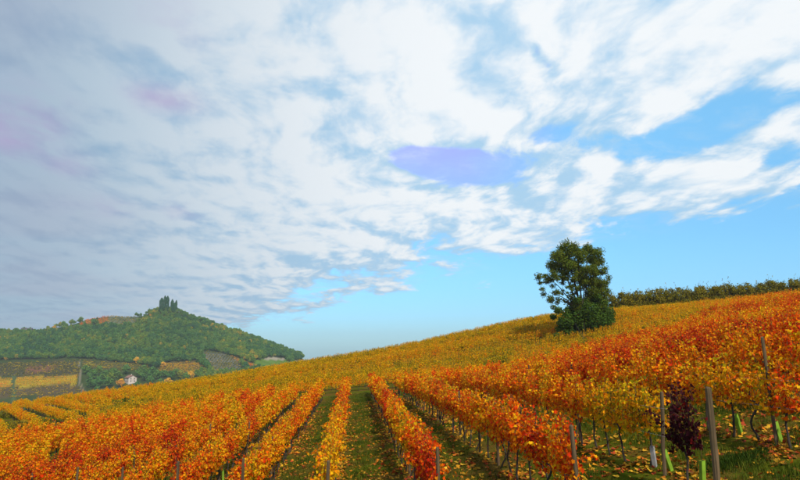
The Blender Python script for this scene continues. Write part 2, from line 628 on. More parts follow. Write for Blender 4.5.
gb.inputs['Strength'].default_value = .7
gb.inputs['Distance'].default_value = .05
g.link(g.m('ADD', n_fine, n_mid), gb.inputs['Height'])
g.link(gb.outputs[0], gp.inputs['Normal'])
g.link(gp.outputs[0], gout.inputs[0])

# ------------------------------------------------------------------ ground sheet
# plots of the far hillside: outline as directions from the viewpoint, landed on the slope
FOREST_C = (.040, .060, .014)
PLOTS = [  # polygon, colour, keep trees out
    ('brown', [(-60, 364), (0, 363.5), (80, 360), (79, 377), (0, 377), (-60, 377)], (.060, .052, .024)),
    ('pink', [(24, 368), (34, 366), (58, 365), (50, 372), (38, 374), (25, 374)], (.16, .070, .040)),
    ('yellow', [(-60, 378), (0, 378.5), (12, 378.2), (12, 388), (-60, 389)], (.34, .24, .010)),
    ('yellow', [(16, 377.5), (77, 375.8), (77.5, 383.5), (16, 387)], (.34, .24, .010)),
    ('mauve', [(-60, 389), (12, 388), (16, 387), (77.5, 383.5), (82, 392), (-60, 404)], (.085, .060, .028)),
    ('strip', [(12, 376.5), (16, 376.5), (15, 402), (10.5, 402)], (.06, .09, .035)),
    ('track', [(78.2, 360), (80.2, 360), (81.2, 372), (81, 382), (85.5, 394), (83.5, 394), (79.3, 383), (79.3, 372)], (.19, .16, .11)),
    ('olive', [(81, 360), (128, 363), (150, 366), (150, 369), (128, 371), (100, 368), (83, 369)], (.085, .075, .022)),
    ('orange', [(158, 366.5), (165, 363), (196, 361.5), (206, 368), (212, 374), (190, 374), (160, 371)], (.12, .080, .016)),
    ('grey', [(201, 352), (212, 351), (228, 355), (240, 363), (247, 372), (214, 374), (206, 365)], (.115, .115, .085)),
    ('rust', [(228, 355), (236, 357), (262, 367), (250, 372), (240, 363)], (.14, .085, .03)),
    ('meadow', [(252, 361), (270, 358.5), (286, 359), (293, 365), (275, 372), (258, 370)], (.10, .17, .025)),
    ('pale', [(262, 358.8), (272, 356.8), (284, 358), (287, 360), (272, 360)], (.30, .26, .19)),
    ('pale', [(291, 361), (312, 358), (316, 364), (297, 367)], (.24, .21, .17)),
    ('orangecrest', [(74, 327), (86, 320), (106, 315.5), (110, 316), (104, 325), (92, 323)], (.20, .095, .018)),
    ('greycrest', [(110, 316), (133, 314.5), (138, 318), (131, 325), (105, 325.5)], (.105, .115, .065)),
    ('yellowcrest', [(-20, 331), (12, 329), (55, 327.5), (55, 331), (12, 333), (-20, 335)], (.24, .15, .012)),
]


def inside(px, py, poly):
    px = np.asarray(px)
    res = np.zeros(px.shape, bool)
    n = len(poly)
    for i in range(n):
        x0, y0 = poly[i]
        x1, y1 = poly[(i + 1) % n]
        if y0 == y1:
            continue
        c = ((y0 > py) != (y1 > py)) & (px < (x1 - x0) * (py - y0) / (y1 - y0) + x0)
        res ^= c
    return res


ang = np.concatenate([np.arange(-180, -42, 3.0), np.arange(-42, -3, .14), np.arange(-3, 46, .28), np.arange(46, 180, 3.0)])
rad = np.exp(np.arange(math.log(1.2), math.log(3200), .0165))
A, Q = np.meshgrid(np.radians(ang), rad, indexing='ij')
GX, GY = np.sin(A) * Q, np.cos(A) * Q
GZ = ground_z(GX, GY)
# small bumps of the ground
rngt = np.random.default_rng(5)
na, nr = GX.shape
idx = np.arange(na * nr).reshape(na, nr)
nxt = np.roll(idx, -1, 0)
F = np.stack([idx[:, :-1], idx[:, 1:], nxt[:, 1:], nxt[:, :-1]], -1).reshape(-1, 4)
ctr = len(GX.ravel())
V = np.stack([GX, GY, GZ], -1).reshape(-1, 3)
gm = mesh_from('ground', np.concatenate([V, [[0, 0, gz(0, 0)]]]), F, M_GROUND, True)
px, py, dd = project(V)
field = np.zeros((len(V) + 1, 4), np.float32)
isfar = (np.hypot(V[:, 0], V[:, 1]) > 260)
field[:-1][isfar] = (*FOREST_C, 1)
onhill = isfar & (V[:, 1] > 540) & (V[:, 1] < 905) & (dd > 0)
for nm, poly, c in PLOTS:
    s = onhill & inside(px, py, poly)
    field[:-1][s] = (*c, 1)
ca = gm.attributes.new('field', 'FLOAT_COLOR', 'POINT')
ca.data.foreach_set('color', field.ravel())
ground = tag(mobj('ground', gm), 'grassy vineyard slope running down to the valley and up the far hill', 'ground', kind='structure')

# ------------------------------------------------------------------ vines
SP = 2.3
ROW0 = 1.65
rng = np.random.default_rng(11)


def vine_parts(seed, nshoot=11, per=26, size=(.055, .120), shape=VINE_LEAF, lod=False):
    r = np.random.default_rng(seed)
    P, T, N, S = [], [], [], []
    canes = MB()
    for i in range(nshoot):
        y0 = -.58 + 1.16 * (i + r.uniform(.1, .9)) / nshoot
        h = r.uniform(.80, 1.22)
        lean = r.normal(0, .13, 2)
        droop = r.random() < .25
        pts = []
        for t in np.linspace(0, 1, 6):
            x = lean[0] * t + r.normal(0, .02)
            y = y0 + lean[1] * t + r.normal(0, .02)
            z = .82 + h * (t if not droop else (1.5 * t - .95 * t * t) * .95)
            if droop:
                x += np.sign(lean[0]) * .28 * t * t
            pts.append((x, y, z))
        pts = np.array(pts)
        canes.tube(pts, [.006, .006, .005, .005, .004, .003], 4)
        tt = np.sort(r.uniform(.02, 1.0, per))
        base = np.stack([np.interp(tt, np.linspace(0, 1, 6), pts[:, k]) for k in range(3)], 1)
        out = r.normal(0, 1, (per, 3))
        out[:, 2] *= .4
        out[:, 0] *= .95
        out /= np.linalg.norm(out, axis=1, keepdims=True)
        reach = r.uniform(.02, .15, (per, 1)) * (1 - .35 * tt[:, None])
        p = base + out * reach
        hang = np.array([0, 0, -1.0])[None] * r.uniform(.3, 1.3, (per, 1)) + out * .7 + r.normal(0, .35, (per, 3))
        nn = out * .8 + np.array([0, 0, .7])[None] + r.normal(0, .45, (per, 3))
        P.append(p); T.append(hang); N.append(nn); S.append(r.uniform(size[0], size[1], per) * (1 - .25 * tt))
    # leaves low round the cordon
    per = nshoot * 3
    p = np.stack([r.normal(0, .12, per), r.uniform(-.6, .6, per), r.uniform(.66, 1.05, per)], 1)
    P.append(p); T.append(r.normal(0, .5, (per, 3)) + [0, 0, -1]); N.append(r.normal(0, .6, (per, 3)) + [0, 0, .4]); S.append(r.uniform(size[0], size[1], per))
    P, T, N, S = map(np.concatenate, (P, T, N, S))
    V, F, lr = leaves(P, T, N, S, r, shape, .34)
    return V, F, lr, canes


def trunk_mb(seed):
    r = np.random.default_rng(seed + 900)
    t = MB()
    x, y = 0.0, 0.0
    pts = [(0, 0, -.12)]
    dx, dy = r.normal(0, .035, 2)
    for i, z in enumerate(np.linspace(.04, .80, 7)):
        x += dx + r.normal(0, .022)
        y += dy * 1.3 + r.normal(0, .03)
        if i == 3:
            dx, dy = -dx * 1.1, -dy * .8
        pts.append((x, y, z))
    t.tube(pts, [.040, .034, .029, .027, .026, .025, .026, .030], 7)
    top = pts[-1]
    s = 1 if r.random() < .5 else -1
    t.tube([top, (top[0], top[1] + .1 * s, .87), (top[0] * .6, top[1] + .34 * s, .87), (0, .62 * s, .86)], [.022, .017, .013, .010], 6)
    t.tube([(top[0], top[1], top[2] - .03), (top[0] * .8, top[1] - .12 * s, .87), (top[0] * .5, -.38 * s, .85)], [.018, .012, .008], 6)
    return t


NV = 9
fol, cane, trunk = [], [], []
for i in range(NV):
    V, F, lr, cm = vine_parts(100 + i, nshoot=12 + i % 3, per=40)
    fol.append(mesh_from('vine_foliage', V, F, M_VINE, face_attr={'leafrand': lr}))
    cane.append(cm.mesh('vine_canes', M_CANE, True))
    trunk.append(trunk_mb(i).mesh('vine_trunk', M_TRUNK, True))
# lighter plants for the mass of the vineyard: foliage and trunk in one mesh of two materials
mass = []
for i in range(6):
    V, F, lr, cm = vine_parts(200 + i, nshoot=10, per=30, size=(.08, .145), shape=CLUMP_LEAF)
    tm = trunk_mb(i + 20)
    tv = np.array(tm.V)
    tf = [f for f in tm.F if len(f) == 4]
    tris = np.array([(f[0], f[1], f[2]) for f in tf] + [(f[0], f[2], f[3]) for f in tf]) + len(V)
    me = mesh_from('vine_mass', np.concatenate([V, tv]), np.concatenate([F, tris]), M_VINE, face_attr={'leafrand': np.concatenate([lr, np.zeros(len(tris))])})
    me.materials.append(M_TRUNK)
    mi = np.zeros(len(me.polygons), np.int32)
    mi[len(F):] = 1
    me.polygons.foreach_set('material_index', mi)
    mass.append(me)


def near_tint(x, y):
    """leaf colour of the near plot: 0.3 gold, 0.45 orange, 0.65 red"""
    t = .455 + .17 * vnoise(x, y, 7.0, 3.1) + .13 * vnoise(x, y, 2.3, 8.2) + .06 * random.gauss(0, 1)
    # redder drift on the right-hand slope and along its lower rows
    t += .13 * math.exp(-((x - 14) / 9) ** 2 - ((y - 30) / 12) ** 2)
    t += .10 * math.exp(-((x - 36) / 14) ** 2 - ((y - 52) / 9) ** 2)
    t += .10 * math.exp(-((x + 14) / 8) ** 2 - ((y - 32) / 9) ** 2)
    return t


def row_end(k):
    if k >= 3:
        return 11.9 - .9 * (k - 3)
    return {2: 11.4, 1: 11.5, 0: 13.3, -1: 15.0, -2: 17.6, -3: 20.0, -4: 22.2, -5: 24.2}.get(k, 24.2 + 1.7 * (-k - 5))


def row_far(k):
    X = ROW0 + SP * k
    return 60 + 3.0 * math.sin(k * .8) * .4 + (max(0, X) * .16 if X < 40 else 6.4) - (max(0, -X - 8) * .12)


random.seed(4)
vines = []          # k, index in row, x, y, tint
for k in range(-22, 26):
    X = ROW0 + SP * k
    y = row_end(k) + .45
    i = 0
    while y < row_far(k):
        x = X + random.gauss(0, .05)
        px_, py_, d_ = project((x, y, gz(x, y) + 1.0))
        skip = (k == 2 and 12.35 < y < 13.5) or random.random() < .015
        if -40 < px_ < 850 and py_ < 505 and not skip:
            vines.append([k, i, x, y, near_tint(x, y)])
        y += .92 + random.gauss(0, .05)
        i += 1
# hand-set plants seen in front
for v in vines:
    k, i, x, y, t = v
    if k == 2 and y < 12.3:
        v[4] = 1.15
    if k == 2 and 13.4 < y < 17:
        v[4] = .30
    if k == 3 and y < 15:
        v[4] = .36 if i % 3 else .52
    if k == 1 and 13 < y < 15:
        v[4] = .62
    if k == 0 and y < 15.2:
        v[4] = .66
    if k == -1 and y < 22:
        v[4] = .36
    if k == -2 and y < 18.5:
        v[4] = .58


def in_frame(v):
    a, b, _ = project((v[2], v[3], gz(v[2], v[3]) + 1.3))
    return -15 < a < 815 and b < 486


near = sorted([v for v in vines if in_frame(v)], key=lambda v: math.hypot(v[2], v[3]))[:300]
near_ids = {(v[0], v[1]) for v in near}

ORD = ['first', 'second', 'third', 'fourth', 'fifth', 'sixth', 'seventh', 'eighth', 'ninth', 'tenth', 'eleventh', 'twelfth', 'thirteenth', 'fourteenth', 'fifteenth',
       'sixteenth', 'seventeenth', 'eighteenth', 'nineteenth', 'twentieth'] + ['twenty-' + s for s in ('first', 'second', 'third', 'fourth', 'fifth', 'sixth', 'seventh', 'eighth', 'ninth')] + ['thirtieth'] + \
      ['thirty-' + s for s in ('first', 'second', 'third', 'fourth', 'fifth', 'sixth', 'seventh', 'eighth', 'ninth')] + ['fortieth'] + ['forty-' + s for s in ('first', 'second', 'third', 'fourth', 'fifth', 'sixth', 'seventh', 'eighth', 'ninth')]


def row_words(k):
    side, n = ('right', k + 1) if k >= 0 else ('left', -k)
    return '%s row %s of the grass alley' % (ORD[n - 1], side)


def colour_word(t):
    for lim, wd in ((.34, 'golden yellow'), (.44, 'golden orange'), (.54, 'orange'), (.64, 'orange red'), (.85, 'crimson red')):
        if t < lim:
            return wd
    return 'dark maroon'


count = {}
for v in sorted(near, key=lambda v: (v[0], v[3])):
    k, i, x, y, t = v
    n = count[k] = count.get(k, 0) + 1
    s = random.uniform(.92, 1.08)
    rz_ = (math.pi if random.random() < .5 else 0) + random.gauss(0, .12)
    e = empty('grapevine', (x, y, gz(x, y)), rz_, s)
    e.scale = (s * .84, s, s * .97) if t < 1.1 else (.80, .74, .95)
    tag(e, '%s grapevine, %s from front, %s' % (colour_word(t), ORD[n - 1], row_words(k)), 'grapevine', 'grapevines of the near rows')
    j = random.randrange(NV)
    mobj('trunk', trunk[random.randrange(NV)], e)
    mobj('canes', cane[j], e)['kind'] = 'stuff'
    fo = mobj('foliage', fol[j], e)
    fo['tint'] = float(t)
    fo['kind'] = 'stuff'

rest = [v for v in vines if (v[0], v[1]) not in near_ids]


mass_fine = []
for i in range(6):
    V, F, lr, cm = vine_parts(260 + i, nshoot=11, per=40, size=(.06, .115), shape=PLAIN_LEAF)
    mass_fine.append(mesh_from('vine_mass_fine', V, F, M_VINE, face_attr={'leafrand': lr}))


def mass_object(name, pts, label, kinds=None):
    n = len(pts)
    P = np.array([(x, y, 0) for x, y, t, a, s in pts])
    P[:, 2] = ground_z(P[:, 0], P[:, 1])
    rr = np.zeros((n, 3))
    rr[:, 2] = [a + (math.pi if rng.random() < .5 else 0) + rng.normal(0, .1) for x, y, t, a, s in pts]
    o = scatter(name, P, rr, [s * rng.uniform(.9, 1.1) for x, y, t, a, s in pts], [t for x, y, t, a, s in pts], kinds or mass, rng.integers(0, 6, n) + (6 * ((P[:, 1] > 87) | (rng.random(n) < .5)) if kinds else 0))
    return tag(o, label, 'vines', kind='stuff')


mass_object('vine_rows', [(v[2], v[3], v[4], 0.0, 1.0) for v in rest], 'orange and red vine rows filling the slope behind the nearest vines')

# the golden plot across the top of the slope: rows along the contour, turned on the left
gold = []
random.seed(8)
TREE = hit(583, 338, 60, 110)


def gold_tint(x, y):
    t = .225 + .05 * vnoise(x, y, 12, 1.7) + .04 * vnoise(x, y, 3, 4.4) + .03 * random.gauss(0, 1)
    if random.random() < .05:
        t += .12
    t += .16 * math.exp(-((y - 66 - x * .14) / 5) ** 2) * max(0, .6 + vnoise(x, y, 6, 9.9) * 1.4)
    t += .24 * math.exp(-((x - 56) / 12) ** 2 - ((y - 78) / 6) ** 2)
    return t


y = 60.6
while y < 118:
    x = -26 - (y - 64) * .10
    row_t, row_s = random.gauss(0, .045), random.uniform(.72, .96) if y < 97 else .86
    while x < .80 * y + 4:
        wob = 1.6 * vnoise(x, 0, 34, 5.5)
        far_edge = 106 + min(0, x) * .15
        if y + wob < far_edge and y > 61.8 + max(0, x) * .16 and math.hypot(x - TREE.x, y - TREE.y) > 2.4 and random.random() > .02:
            gold.append((x, y + wob + random.gauss(0, .06), gold_tint(x, y) + row_t, math.pi / 2, row_s))
        x += (.60 if y < 86 else .40) + random.gauss(0, .05)
    y += 3.7 if y < 86 else 2.8
mass_object('golden_vine_rows', gold, 'golden vine rows running across the upper hillside to the skyline', mass_fine + mass)

left = []
dx_, dy_ = -.54, .84
for q in range(-40, 40):
    off = q * 3.2
    ox, oy = -30.0 - off * .84 * .98, 60 - off * .30
    for s_ in np.arange(-40, 190, .8):
        x, y = ox + dx_ * s_, oy + dy_ * s_
        if -.68 * y < x < -26.5 - (y - 64) * .10 and y > 66 + max(0, -x - 34) * .14 and y < 109:
            left.append((x + random.gauss(0, .05), y, .33 + .08 * vnoise(x, y, 10, 6.1) + .04 * random.gauss(0, 1), math.atan2(-dx_, dy_), .84))
mass_object('slanting_vine_rows', left, 'yellow orange vine rows slanting down the left shoulder of the slope')

# ------------------------------------------------------------------ posts, wires, guards
def post_mesh(seed, h, r=.05):
    q = np.random.default_rng(seed)
    b = MB()
    lean = q.normal(0, .008, 2)
    pts, rr = [], []
    for i, z in enumerate((-.25, .0, h * .33, h * .66, h - .02, h)):
        pts.append((lean[0] * z + q.normal(0, .004), lean[1] * z + q.normal(0, .004), z))
        rr.append(r * (1.06 - .10 * z / h) * (.78 if i == 5 else 1) * q.uniform(.97, 1.03))
    b.tube(pts, rr, 9)
    return b.mesh('post', M_POST)


posts = {0: post_mesh(1, 1.7, .038), 1: post_mesh(2, 1.75, .040), 2: post_mesh(3, 1.65, .038), 3: post_mesh(4, 2.2, .034), 4: post_mesh(5, 1.85, .056)}


def place_post(x, y, kind, label, tilt=(0, 0), sz=1.0):
    o = mobj('vineyard_post', posts[kind], None, (x, y, gz(x, y)))
    o.rotation_euler = (tilt[0], tilt[1], random.uniform(0, 6))
    o.scale.z = sz
    tag(o, label, 'post', 'wooden posts of the near vine rows')


for k in range(-9, 3):
    X = ROW0 + SP * k
    place_post(X + (.06 if k else .08), row_end(k) - (.05 if k != 2 else .35), 4 if k == 2 else [0, 1][k % 2],
               'weathered wooden end post in front of the %s' % row_words(k), (random.gauss(0, .02) * (k < 2), random.gauss(0, .03) * (k < 2)), 1.14 if k < -1 else 1.0)
place_post(ROW0 + SP * 2 + .05, 12.95, 2, 'thin wooden post between the grey tube and a green tube, first row of bare trunks', (0, .03))
place_post(ROW0 + SP * 3 + .06, 12.75, 3, 'tall thin post standing up through yellow leaves near the right edge', (0, -.04))
for k in range(-5, 5):
    X = ROW0 + SP * k
    for n_, yy in enumerate(np.arange(row_end(k) + 6.3, 36, 6.4)):
        if k >= 3 and n_ == 0:
            continue
        place_post(X + .03, float(yy), 2, 'line post among leaves, %s behind the front, %s' % (ORD[n_], row_words(k)), (random.gauss(0, .02), random.gauss(0, .02)))
for k in (1, 2, 3):
    X = ROW0 + SP * k
    for hh, wn in ((.80, 'lower'), (1.35, 'upper')):
        ys = np.linspace(row_end(k), 40, 24)
        b = MB().tube([(X, yy, gz(X, yy) + hh - (.02 if i % 4 == 2 else 0)) for i, yy in enumerate(ys)], .0028, 4)
        tag(mobj('trellis_wire', b.mesh('wire', M_WIRE)), '%s thin steel wire strung along the %s' % (wn, row_words(k)), 'wire', 'trellis wires')


def guard_mesh(mat, h=.44, r=.055):
    b = MB()
    n = 4
    ring = [(math.cos(math.pi / 4 + i * math.pi / 2), math.sin(math.pi / 4 + i * math.pi / 2)) for i in range(n)]
    V, Fc = [], []
    for rr in (r, r - .004):
        for z in (-.04, h * .5, h):
            for i, (a, c) in enumerate(ring):
                q = rr * (1 + (.06 if z == h * .5 else 0))
                V.append((a * q, c * q, z + (.012 * a if z == h else 0)))
    for i in range(n):
        j = (i + 1) % n
        for lv in (0, 1):
            Fc.append((lv * n + i, lv * n + j, (lv + 1) * n + j, (lv + 1) * n + i))
            Fc.append((12 + lv * n + j, 12 + lv * n + i, 12 + (lv + 1) * n + i, 12 + (lv + 1) * n + j))
        Fc.append((8 + i, 8 + j, 20 + j, 20 + i))
    b.poly(V, Fc)
    return b.mesh('guard', mat)


GM, GW = guard_mesh(M_GUARD), guard_mesh(M_GUARD_W)


def stick_mesh():
    return MB().tube([(0, 0, -.1), (.01, .005, .3), (.0, .02, .62), (.03, .0, .80)], [.007, .006, .005, .003], 5).mesh('sapling_stick', M_CANE, True)


STICK = stick_mesh()
for (gx, gy, mt, lean, rz_, label) in (
        (671, 471, GM, (-.05, -.30), .3, 'green plastic vine tube leaning left beside the grey tube'),
        (655, 467, GW, (.0, -.25), .8, 'grey white plastic vine tube leaning beside a thin post'),
        (703, 486, GM, (.02, .04), .2, 'green plastic vine tube cut by the bottom edge left of the thick post'),
        (741, 434, GM, (-.08, -.22), .5, 'green plastic vine tube farther back, alone on leaf litter'),
        (781, 444, GM, (-.05, -.16), .1, 'bright green plastic vine tube just right of the tall thin post'),
        (223, 480, GM, (.0, -.08), .4, 'green plastic vine tube at the bottom edge among left-hand rows')):
    p = hit(gx, gy, 8, 30)
    e = empty('vine_guard', p, 0)
    e.rotation_euler = (lean[0], lean[1], rz_)
    e.rotation_mode = 'XYZ'
    tag(e, label, 'vine tube', 'plastic tubes round young vines')
    mobj('tube', mt, e)
    mobj('young_vine', STICK, e)

# two white tubes below the orchard
for gx, lab in ((629, 'small white tube at the foot of the orchard, nearer the lone tree'), (642, 'small white tube at the foot of the orchard, farther from the lone tree')):
    p = hit(gx, 310.5, 85, 118)
    e = empty('white_guard', p, 0, 1.7)
    tag(e, lab, 'tree tube', 'white tubes below the orchard')
    mobj('tube', GW, e)

# ------------------------------------------------------------------ fallen leaves and grass
def litter(n, seed):
    r = np.random.default_rng(seed)
    k = r.integers(-9, 6, n)
    y = 9.5 + (r.random(n) ** 1.5) * 42
    x = ROW0 + SP * k + r.normal(0, .55, n)
    clump = np.array([vnoise(a, b, 1.6, 2.2) + .5 * vnoise(a, b, .5, 7.7) for a, b in zip(x, y)])
    keep = r.random(n) < np.clip(.55 + clump * 1.3, .05, 1)
    return x[keep], y[keep], r


x, y, r = litter(85000, 21)
extra = r.random((9000, 2))
xx = np.concatenate([x, -12 + 26 * extra[:, 0]])
yy = np.concatenate([y, 9.5 + 30 * extra[:, 1] ** 1.6])
P = np.stack([xx, yy, ground_z(xx, yy) + .008 + r.random(len(xx)) * .025], 1)
px_, py_, _ = project(P)
s = (px_ > -20) & (px_ < 830) & (py_ < 500)
P = P[s]
n = len(P)
tp = r.normal(0, 1, (n, 3)); tp[:, 2] *= .28
nn = r.normal(0, .32, (n, 3)) + [0, 0, 1]
V, F, lr = leaves(P, tp, nn, r.uniform(.07, .135, n), r, CLUMP_LEAF, .35)
fl = mobj('fallen_leaves', mesh_from('fallen_leaves', V, F, M_FALLEN, face_attr={'leafrand': lr}))
fl['tint'] = .52
tag(fl, 'yellow and orange fallen vine leaves strewn on the ground between the rows', 'fallen leaves', kind='stuff')


def tuft(seed, nb=16, h=.11, spread_=.10):
    r = np.random.default_rng(seed)
    V, Fc, lr = [], [], []
    for i in range(nb):
        a = r.uniform(0, 6.28)
        bx, by = r.normal(0, spread_, 2)
        hh = h * r.uniform(.5, 1.3)
        ln = r.uniform(.15, .8) * hh
        w_ = r.uniform(.004, .008)
        c, s_ = math.cos(a), math.sin(a)
        b = len(V)
        V += [(bx - s_ * w_, by + c * w_, -.01), (bx + s_ * w_, by - c * w_, -.01), (bx + c * ln * .4 + s_ * w_ * .7, by + s_ * ln * .4 - c * w_ * .7, hh * .65),
              (bx + c * ln * .4 - s_ * w_ * .7, by + s_ * ln * .4 + c * w_ * .7, hh * .65), (bx + c * ln, by + s_ * ln, hh)]
        Fc += [(b, b + 1, b + 2), (b, b + 2, b + 3), (b + 3, b + 2, b + 4)]
        lr += [r.random()] * 3
    return mesh_from('grass_tuft', np.array(V), np.array(Fc), M_GRASS, face_attr={'leafrand': lr})


tufts = [tuft(i) for i in range(5)]
r = np.random.default_rng(31)
n = 90000
gx = r.uniform(-24, 19, n)
gy = 9 + 52 * r.random(n) ** 1.4
off = np.abs(((gx - ROW0) / SP + .5) % 1 - .5) * SP           # distance from the row line
pat = np.array([vnoise(a, b, 1.8, 12.0) for a, b in zip(gx, gy)])
keep = r.random(n) < np.clip((off - .25) * 1.3, .08, 1) * np.clip(.75 + pat, .1, 1)
P = np.stack([gx, gy, ground_z(gx, gy)], 1)
px_, py_, _ = project(P)
keep &= (px_ > -20) & (px_ < 830) & (py_ < 500)
P, pat = P[keep], pat[keep]
n = len(P)
rr = np.zeros((n, 3)); rr[:, 2] = r.uniform(0, 6.28, n)
sc = r.uniform(.5, 1.15, n) + .4 * np.clip(pat, 0, 1)
gr = scatter('grass', P, rr, sc, np.clip(.42 - pat * .3 + r.normal(0, .1, n), 0, 1), tufts, r.integers(0, 5, n))
tag(gr, 'short green grass in the alleys between the vine rows', 'grass', kind='stuff')
# the dark weed patch by the thick post
wp = hit(735, 462, 8, 20)
n = 200
wx, wy = wp.x + r.normal(0, .42, n), wp.y + r.normal(0, .16, n)
P = np.stack([wx, wy, ground_z(wx, wy)], 1)
rr = np.zeros((n, 3)); rr[:, 2] = r.uniform(0, 6.28, n)
tag(scatter('weed_patch', P, rr, r.uniform(.6, 1.2, n), r.uniform(-.3, .05, n), tufts, r.integers(0, 5, n)), 'dark green weed patch on the grass right of the thick post', 'weeds', kind='stuff')

# ------------------------------------------------------------------ lone tree
K = TREE.y / FPX * 1.0                       # metres per pixel at the tree
def tl(px, py, dy=0.0):
    q = at(px, py, TREE.y + dy)
    return Vector((q.x - TREE.x, q.y - TREE.y, q.z - TREE.z))


def clump_leaves(cs, r, per, size, shell=.55, flat=.85, shape=CLUMP_LEAF):
    """leaf faces round clump centres; cs = list of (centre, radius)"""
    P, N, S = [], [], []
    for c, rd in cs:
        n = int(per * (rd ** 2))
        d = rdir(r, n)
        q = rd * (shell + (1 - shell) * r.random((n, 1)) ** .6) * r.uniform(.75, 1.12, (n, 1))
        d2 = d * q
        d2[:, 2] *= flat
        P.append(np.array(c)[None] + d2)
        N.append(d + np.array([0, 0, .5])[None] + r.normal(0, .5, (n, 3)))
        S.append(r.uniform(size[0], size[1], n))
    P, N, S = map(np.concatenate, (P, N, S))
    T = r.normal(0, 1, (len(P), 3)) + [0, 0, -.4]
    return leaves(P, T, N, S, r, shape, .25)


tree = empty('lone_tree', TREE, 0)
tag(tree, 'lone dark green broadleaf tree on the golden slope against the sky', 'tree')
rt = np.random.default_rng(77)
crown2d = [(564, 249, 6), (575, 247, 6), (588, 249, 6), (597, 252, 6), (556, 256, 6), (568, 256, 6.5), (580, 256, 6.5), (592, 259, 6.5), (601, 262, 5.5), (552, 264, 6), (562, 266, 6), (574, 266, 6),
           (586, 268, 6), (596, 270, 6), (603, 273, 4.5), (545, 276, 5), (552, 274, 5), (564, 276, 5), (577, 277, 4.5), (590, 279, 6), (600, 282, 5.5), (541, 282, 3.2), (548, 281, 3.5),
           (546, 292, 4.0), (555, 290, 4), (563, 291, 3), (598, 291, 5.5), (603, 288, 4), (551, 299, 4), (559, 300, 4), (590, 293, 4.5), (570, 283, 3), (583, 286, 3), (602, 295, 5), (596, 285, 5.5), (600, 300, 5), (592, 288, 5), (572, 296, 4), (580, 292, 4), (578, 302, 5), (588, 300, 5), (566, 302, 4), (584, 280, 4), (571, 288, 3)]
clumps = []
for (a, b, rd) in crown2d:
    inner = 1 - min(1, math.hypot((a - 576) / 34, (b - 268) / 30))
    for j in range(3 + (inner > .25) + 2 * (inner > .5)):
        dy = rt.uniform(-1, 1) * (1.0 + 3.6 * inner)
        clumps.append((tl(a + rt.normal(0, 2.6), b + rt.normal(0, 2.4), dy), rd * K * rt.uniform(.75, 1.35)))
for _ in range(70):
    while True:
        a, b = rt.uniform(540, 608), rt.uniform(246, 306)
        if math.hypot((a - 579) / 27, (b - 266) / 22) < 1 or inside(np.array([a]), np.array([b]), [(586, 270), (607, 268), (606, 300), (590, 302)])[0]:
            break
    clumps.append((tl(a, b, rt.uniform(-2.6, 2.6)), K * rt.uniform(3.0, 5.5)))
V, F, lr = clump_leaves(clumps, rt, 460, (.08, .18), .0, .8)
cr = mobj('crown', mesh_from('tree_crown', V, F, M_GREEN, face_attr={'leafrand': lr}), tree)
cr['tint'] = .53
cr['kind'] = 'stuff'
# trunk and limbs
mb = MB()
fork = tl(583, 316)
mb.tube([(0, 0, -.4), (.02, 0, .0), (.03, 0, .9), tuple(tl(583.5, 327)), tuple(fork)], [.42, .38, .31, .28, .26], 10)
mobj('trunk', mb.mesh('tree_trunk', M_BARK, True), tree)
limb_ends = [tl(a, b, d) for a, b, d in ((556, 258, .5), (565, 250, -.8), (576, 248, .8), (588, 250, -.5), (598, 256, .7), (548, 278, .4), (549, 292, -.5), (602, 272, -.4), (570, 268, 2.0), (585, 270, -2.2), (598, 288, .8), (577, 262, -1.4))]
tips = []
for i, le in enumerate(limb_ends):
    b = MB()
    st = fork + Vector((rt.normal(0, .08), rt.normal(0, .08), rt.uniform(-.6, .3)))
    n = 7
    pts = []
    for t in np.linspace(0, 1, n):
        q = st.lerp(le, t)
        q.z += .55 * math.sin(t * math.pi) * (1 if abs(le.x - st.x) > 1.5 else .2)
        q += Vector(rt.normal(0, .07, 3)) * (0 < t < 1)
        pts.append(q)
    r0 = .14 if i < 5 else .105
    b.tube(pts, [r0 * (1 - .82 * t) for t in np.linspace(0, 1, n)], 7)
    for t in np.linspace(.3, .98, 9):
        f_ = t * (n - 1)
        j = min(int(f_), n - 2)
        q = pts[j].lerp(pts[j + 1], f_ - j)
        c = min(clumps, key=lambda c_: (c_[0] - q).length + rt.uniform(0, 1.6))[0]
        e2 = q.lerp(c, .9) if (c - q).length < 3.2 else q + (c - q).normalized() * 1.6
        mid_ = q.lerp(e2, .5) + Vector(rt.normal(0, .12, 3))
        b.tube([q, mid_, e2], [.040 * (1.2 - t), .026 * (1.2 - t) + .006, .008], 5, False)
    mobj('limb', b.mesh('tree_limb', M_BARK, True), tree)

bush = empty('dense_bush', TREE + Vector((0, -.4, 0)), 0)
bush.location.z = gz(bush.location.x, bush.location.y)
tag(bush, 'dense dark bush wrapped round the foot of the lone tree', 'bush')
bcl = []
for (a, b_, rd) in ((566, 321, 10), (578, 316, 11), (591, 309, 10), (600, 305, 8), (606, 314, 9), (597, 320, 12), (583, 325, 12), (569, 331, 9), (561, 330, 6), (606, 323, 8), (592, 330, 8), (612, 320, 5),
                    (558, 312, 4.5), (574, 306, 6), (555, 316, 4), (599, 297, 6), (556, 335, 4), (611, 327, 5), (586, 303, 6), (568, 311, 6), (578, 300, 5), (592, 298, 6), (606, 303, 6)):
    for j in range(2):
        bcl.append((tl(a + rt.normal(0, 1.5), b_ + rt.normal(0, 1.5), rt.uniform(-1, 1) * (1.8 - abs(a - 585) * .03)), rd * K * rt.uniform(.8, 1.0)))
V, F, lr = clump_leaves(bcl, rt, 620, (.11, .22), .55, .85)
o = mobj('foliage', mesh_from('bush_foliage', V, F, M_GREEN, face_attr={'leafrand': lr}), bush, TREE - bush.location)
o['tint'] = .36
